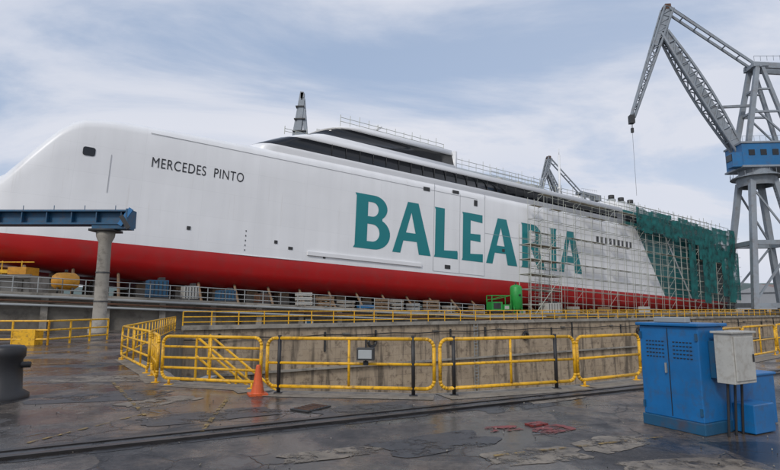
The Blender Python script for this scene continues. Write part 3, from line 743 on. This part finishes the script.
for i in range(6): b.box((-1.35+(-.22+i*.088)*math.cos(1.0),9.2+(-.22+i*.088)*math.sin(1.0),.03),(.025,.34,.01),'rust',rot=1.0)
b.obj("drain_grate")
b=MB()
for i in range(220):
    x=random.uniform(-7,7); y=random.uniform(5.5,10.2); s=random.uniform(.006,.02)
    R=Euler((random.random()*3,random.random()*3,random.random()*3)).to_matrix()
    b.box((x,y,s*.4+.008),(s,s*random.uniform(.5,1),s*.6),random.choice(['conc','concd','dark']),mat=R)
b.obj("gravel_debris")

# ---------------------------------------------------------------- harbour cranes
def crane(name,loc,rotz,sc_=1.0):
    e=empty(name,loc,(0,0,rotz)); e.scale=(sc_,)*3
    K='crane'
    b=MB()
    for sx in(-1,1):
        for sy in(-1,1):
            b.beam((sx*5.6,sy*5.0,1.4),(sx*2.2,sy*2.2,27.5),1.0,1.0,K)
            b.box((sx*5.6,sy*5.0,0.7),(3.6,0.9,1.4),'dark')
    for z,h in((2.2,5.5),(14.5,3.9)):
        for sx in(-1,1): b.beam((sx*h,-h*.92,z),(sx*h,h*.92,z),.7,.9,K)
        for sy in(-1,1): b.beam((-h,sy*h*.92,z),(h,sy*h*.92,z),.7,.9,K)
    for s in(-1,1):
        b.beam((-5.3,s*4.9,3),(3.9,s*3.6,14.5),.35,.35,K); b.beam((3.7,s*3.5,15),(-2.4,s*2.4,26),.3,.3,K)
    b.lathe((0,0,26.5),[(3.2,0),(3.6,1.4),(3.6,2.4),(3.0,2.6),(3.0,3.4)],K,20)
    b.lathe((0,0,28.2),[(4.6,0),(4.6,.15),(3.3,.2)],K,20)
    for i in range(20):
        a=i*math.pi/10; b.tube((4.5*math.cos(a),4.5*math.sin(a),28.3),(4.5*math.cos(a),4.5*math.sin(a),29.4),.05,K,4)
    for k in range(40): b.box((4.9-k*.07,-4.9+k*.07,2+k*.62),(.7,.25,.06),'dark')
    b.obj("portal",e)
    b=MB()
    b.box((2.5,0,32.6),(13,6.0,4.6),'craneblue'); b.box((2.5,0,35.1),(13.4,6.4,.4),K); b.box((2.5,0,30.1),(13.6,6.6,.4),K)
    for i in range(5): b.box((-2.2+i*2.3,-3.03,33),(1.2,.1,1.2),'glass')
    b.box((-4.9,-1.8,31.6),(2.2,2.2,3.0),'craneblue'); b.box((-5.8,-1.8,32.1),(.6,2.0,1.4),'glass')
    for i in range(12): b.tube((-3.9+i*1.15,-3.2,35.3),(-3.9+i*1.15,-3.2,36.4),.05,K,4)
    b.tube((-3.9,-3.2,36.4),(9,-3.2,36.4),.05,K,4)
    b.obj("machinery_house",e,bevel=.05)
    b=MB()
    def lattice(p,q,w0,w1,n,r=.28,k=K):
        p=Vector(p);q=Vector(q);d=(q-p).normalized(); y=Vector((0,1,0)); z=d.cross(y).normalized()
        P=[]
        for i in range(n+1):
            t=i/n; w=w0+(w1-w0)*math.sin(t*math.pi) if w1>w0 else w0+(w1-w0)*t
            c=p.lerp(q,t); P.append([c+y*w*.5*sy+z*w*.5*sz for sy,sz in((-1,-1),(1,-1),(1,1),(-1,1))])
        for i in range(n):
            for j in range(4):
                b.tube(P[i][j],P[i+1][j],r,k,5); b.tube(P[i][j],P[i+1][(j+1)%4],r*.45,k,4); b.tube(P[i][j],P[i][(j+1)%4],r*.45,k,4)
    for sy in(-2.2,2.2):
        b.beam((-2.2,sy,35),(1.6,sy*.6,52),.8,.9,K); b.beam((6.5,sy,35),(2.6,sy*.6,52),.6,.7,K)
        b.beam((-.6,sy*.85,42),(4.9,sy*.85,42),.4,.4,K); b.beam((-.2,sy*.8,43),(5.6,sy*.9,36.5),.3,.3,K); b.beam((0.3,sy*.7,47),(3.7,sy*.75,47),.35,.35,K)
    for z,x in((42,-.5),(47,.6),(52,2)): b.beam((x,-2,z),(x,2,z),.4,.4,K)
    b.box((2.2,0,52.4),(3,3.6,.8),K)
    for sy in(-1.3,1.3): b.beam((0.6,sy,52.6),(11,sy,51.6),.5,1.2,K)
    b.box((10.8,0,50.8),(3.2,3.6,2.6),K)
    for i in range(8): b.tube((1+i*1.3,-1.6,53.2),(1+i*1.3,-1.6,54.3),.05,K,4)
    b.tube((1,-1.6,54.3),(10,-1.6,54.0),.05,K,4)
    b.obj("a_frame",e)
    b=MB()
    lattice((-3,0,34),(-16.3,0,61.0),1.5,2.6,11,.3)
    for sy in(-.8,.8): b.beam((-3,sy,34),(-16.3,sy*.6,61.0),.35,1.3,K)
    lattice((-15.0,0,66.6),(-24,0,42.0),1.9,.7,12,.24)
    for sy in(-.7,.7): b.beam((-15.0,sy,66.6),(-18.6,sy,58.0),.3,1.0,K)
    b.beam((-15,0,66.6),(-16.3,0,61),1.6,1.2,K); b.box((-15.2,0,66.8),(1.2,1.8,1.2),'rust')
    b.box((-24.2,0,41.6),(1.0,1.2,1.8),'dark')
    for sy in(-.9,.9): b.beam((-15,sy,66.4),(1.6,sy,52.8),.3,.5,K)
    for i in range(7):
        t=i/6; c=Vector((-15,0,66.4)).lerp(Vector((1.6,0,52.8)),t); b.beam(c+Vector((0,-.9,0)),c+Vector((0,.9,0)),.2,.2,K)
    b.beam((0.2,0,44),(-7.5,0,43.8),.5,.5,K)
    for sy in(-.3,.3): b.tube((-24.2,sy,41),(-24.2,sy,39.6),.05,'dark',4); b.tube((2,sy,53.4),(-15,sy,67.6),.05,'dark',4)
    b.box((-24.2,0,39.2),(.5,.5,1.0),'dark'); b.tube((-24.2,0,38.8),(-24.2,0,25),.03,'dark',4)
    b.obj("jib",e)
    return e
crane("harbour_crane",(75.8,105,0),math.radians(-4))
crane("harbour_crane",(79,215,0),math.radians(24),0.95)
b=MB()
b.lathe((0,0,0),[(1.7,0),(1.5,20),(1.35,36)],'crane',8)
b.beam((-1.2,0,35),(.3,0,44.8),1.0,.7,'crane'); b.beam((1.3,0,35),(.5,0,43.5),1.0,.7,'crane'); b.beam((-.9,0,38),(1.0,0,41),.4,.4,'rust'); b.beam((-.2,0,36),(.35,0,43),1.3,1.0,'crane'); b.box((.4,0,44.0),(.7,1,1.2),'crane')
for z in(36.5,39,41.6): b.box((0,0,z),(2.8-(z-36)*.2,1.8,.2),'dark')
b.obj("crane_mast",loc=(-18,100,0))

# ---------------------------------------------------------------- background
b=MB(); rows=[]
for k,(dd,fz) in enumerate(((900,0),(1000,.55),(1150,1.0),(1400,.8))):
    row=[]
    for i in range(90):
        a=math.radians(-10+i*200/89*1.0); x=dd*math.cos(a); y=dd*math.sin(a)
        hn=38+30*mathutils.noise.noise(Vector((i*.11,k*.3,1.3)))+9*mathutils.noise.noise(Vector((i*.5,k,4)))
        row.append((x,y,max(0,hn*fz)-0.5*(fz==0)))
    rows.append(row)
b.grid(rows,'hill'); b.obj("hills",smooth=True)
b=MB()
for i in range(1100):
    t=random.random(); x=150+t*260; y=235+random.uniform(-12,12)-t*30; h=random.uniform(1.0,2.4)
    c=Vector((x,y,random.uniform(1.0,9.0+2*math.sin(x*.07)+2*math.sin(x*.23))))
    u=Vector((random.gauss(0,1),random.gauss(0,1),random.gauss(0,1))).normalized(); v=u.orthogonal().normalized()
    b.face([c+u*h,c+v*h*.8,c-u*h,c-v*h*.7],'foliage')
b.obj("distant_trees")
def shed(x,y,L,Wd,H,rot,k='shed'):
    e=empty("industrial_shed",(x,y,0),(0,0,rot)); b=MB(); b.box((0,0,H/2),(L,Wd,H),k)
    b.obj("walls",e); b=MB()
    P=[(-L/2-.5,-Wd/2-.5,H),(-L/2-.5,0,H+Wd*.16),(-L/2-.5,Wd/2+.5,H)]; Q=[(L/2+.5,p[1],p[2]) for p in P]
    b.face([P[0],Q[0],Q[1],P[1]],'shedroof'); b.face([P[1],Q[1],Q[2],P[2]],'shedroof'); b.face(P,k); b.face(Q,k); b.obj("roof",e)
    b=MB()
    for i in range(int(L/6)): b.box((-L/2+3+i*6,-Wd/2-.05,H*.6),(3,.12,1.6),'glass')
    b.box((0,-Wd/2-.06,2.2),(5,.14,4.4),'dark'); b.obj("openings",e)
shed(150,190,46,18,7,.4); shed(190,165,30,14,6,.2); shed(230,200,50,20,9,.1,'conc')

# ---------------------------------------------------------------- sky, sun, camera
SUN_EL,SUN_AZ=math.radians(38),math.radians(205)
w=D.worlds.new("World"); sc.world=w; w.use_nodes=True; nt=w.node_tree; N=nt.nodes; L=nt.links
bg=N["Background"]; bg.inputs["Strength"].default_value=0.11
sky=N.new("ShaderNodeTexSky"); sky.sky_type='NISHITA'; sky.sun_disc=False; sky.sun_elevation=SUN_EL; sky.sun_rotation=SUN_AZ; sky.air_density=1.0; sky.dust_density=1.5
tc=N.new("ShaderNodeTexCoord"); sp=N.new("ShaderNodeSeparateXYZ"); L.new(tc.outputs["Generated"],sp.inputs[0])
def mth(op,a,b_=0):
    n=N.new("ShaderNodeMath"); n.operation=op
    for i,x in enumerate((a,b_)):
        if isinstance(x,(int,float)): n.inputs[i].default_value=x
        else: L.new(x,n.inputs[i])
    return n.outputs[0]
zz=mth('ADD',mth('MAXIMUM',sp.outputs[2],0.0),0.30)
cx=mth('DIVIDE',sp.outputs[0],zz); cy=mth('DIVIDE',sp.outputs[1],zz)
cb=N.new("ShaderNodeCombineXYZ"); L.new(cx,cb.inputs[0]); L.new(cy,cb.inputs[1])
mp=N.new("ShaderNodeMapping"); mp.inputs["Rotation"].default_value=(0,0,math.radians(-55)); mp.inputs["Scale"].default_value=(0.55,1.25,1); mp.inputs["Location"].default_value=(0.6,0.2,0); L.new(cb.outputs[0],mp.inputs[0])
n1=N.new("ShaderNodeTexNoise"); n1.inputs["Scale"].default_value=1.6; n1.inputs["Detail"].default_value=10; n1.inputs["Roughness"].default_value=0.58; n1.inputs["Distortion"].default_value=0.5; L.new(mp.outputs[0],n1.inputs["Vector"])
f=N.new("ShaderNodeMapRange"); f.interpolation_type='SMOOTHSTEP'; f.inputs[1].default_value=0.38; f.inputs[2].default_value=0.62; f.inputs[3].default_value=0.20; f.inputs[4].default_value=0.97; L.new(n1.outputs["Fac"],f.inputs[0])
hz=N.new("ShaderNodeMapRange"); hz.inputs[1].default_value=0.0; hz.inputs[2].default_value=0.35; hz.inputs[3].default_value=0.5; hz.inputs[4].default_value=0.0; L.new(sp.outputs[2],hz.inputs[0])
f2=mth('ADD',f.outputs[0],mth('MULTIPLY',sp.outputs[0],0.22))
f3=mth('MINIMUM',mth('ADD',f2,hz.outputs[0]),0.97); f3=mth('MAXIMUM',f3,0.12)
n6=N.new("ShaderNodeTexNoise"); n6.inputs["Scale"].default_value=1.1; n6.inputs["Detail"].default_value=5; L.new(mp.outputs[0],n6.inputs["Vector"])
cc=N.new("ShaderNodeMix"); cc.data_type='RGBA'; L.new(n6.outputs["Fac"],cc.inputs[0]); cc.inputs[6].default_value=(5.4,5.9,7.1,1); cc.inputs[7].default_value=(7.6,7.6,8.0,1)
blue=N.new("ShaderNodeMix"); blue.data_type='RGBA'; blue.inputs[0].default_value=0.6; L.new(sky.outputs[0],blue.inputs[6]); blue.inputs[7].default_value=(3.4,4.7,6.9,1)
mx=N.new("ShaderNodeMix"); mx.data_type='RGBA'; L.new(f3,mx.inputs[0]); L.new(blue.outputs[2],mx.inputs[6]); L.new(cc.outputs[2],mx.inputs[7])
L.new(mx.outputs[2],bg.inputs["Color"])
sl=D.lights.new("sun","SUN"); sl.energy=1.5; sl.angle=math.radians(12); sl.color=(1,.96,.9)
so=D.objects.new("sun",sl); sc.collection.objects.link(so)
dv=Vector((math.sin(SUN_AZ)*math.cos(SUN_EL),math.cos(SUN_AZ)*math.cos(SUN_EL),math.sin(SUN_EL)))
so.rotation_euler=dv.to_track_quat('Z','Y').to_euler()
cam=D.cameras.new("camera"); cam.sensor_width=36; cam.lens=24; cam.clip_end=12000; cam.clip_start=0.05
co=D.objects.new("camera",cam); sc.collection.objects.link(co); co.location=(0,0,1.7)
co.rotation_euler=(math.radians(90)+math.atan(73/520),0,0); sc.camera=co
sc.view_settings.view_transform='Standard'; sc.view_settings.look='None'; sc.view_settings.exposure=0
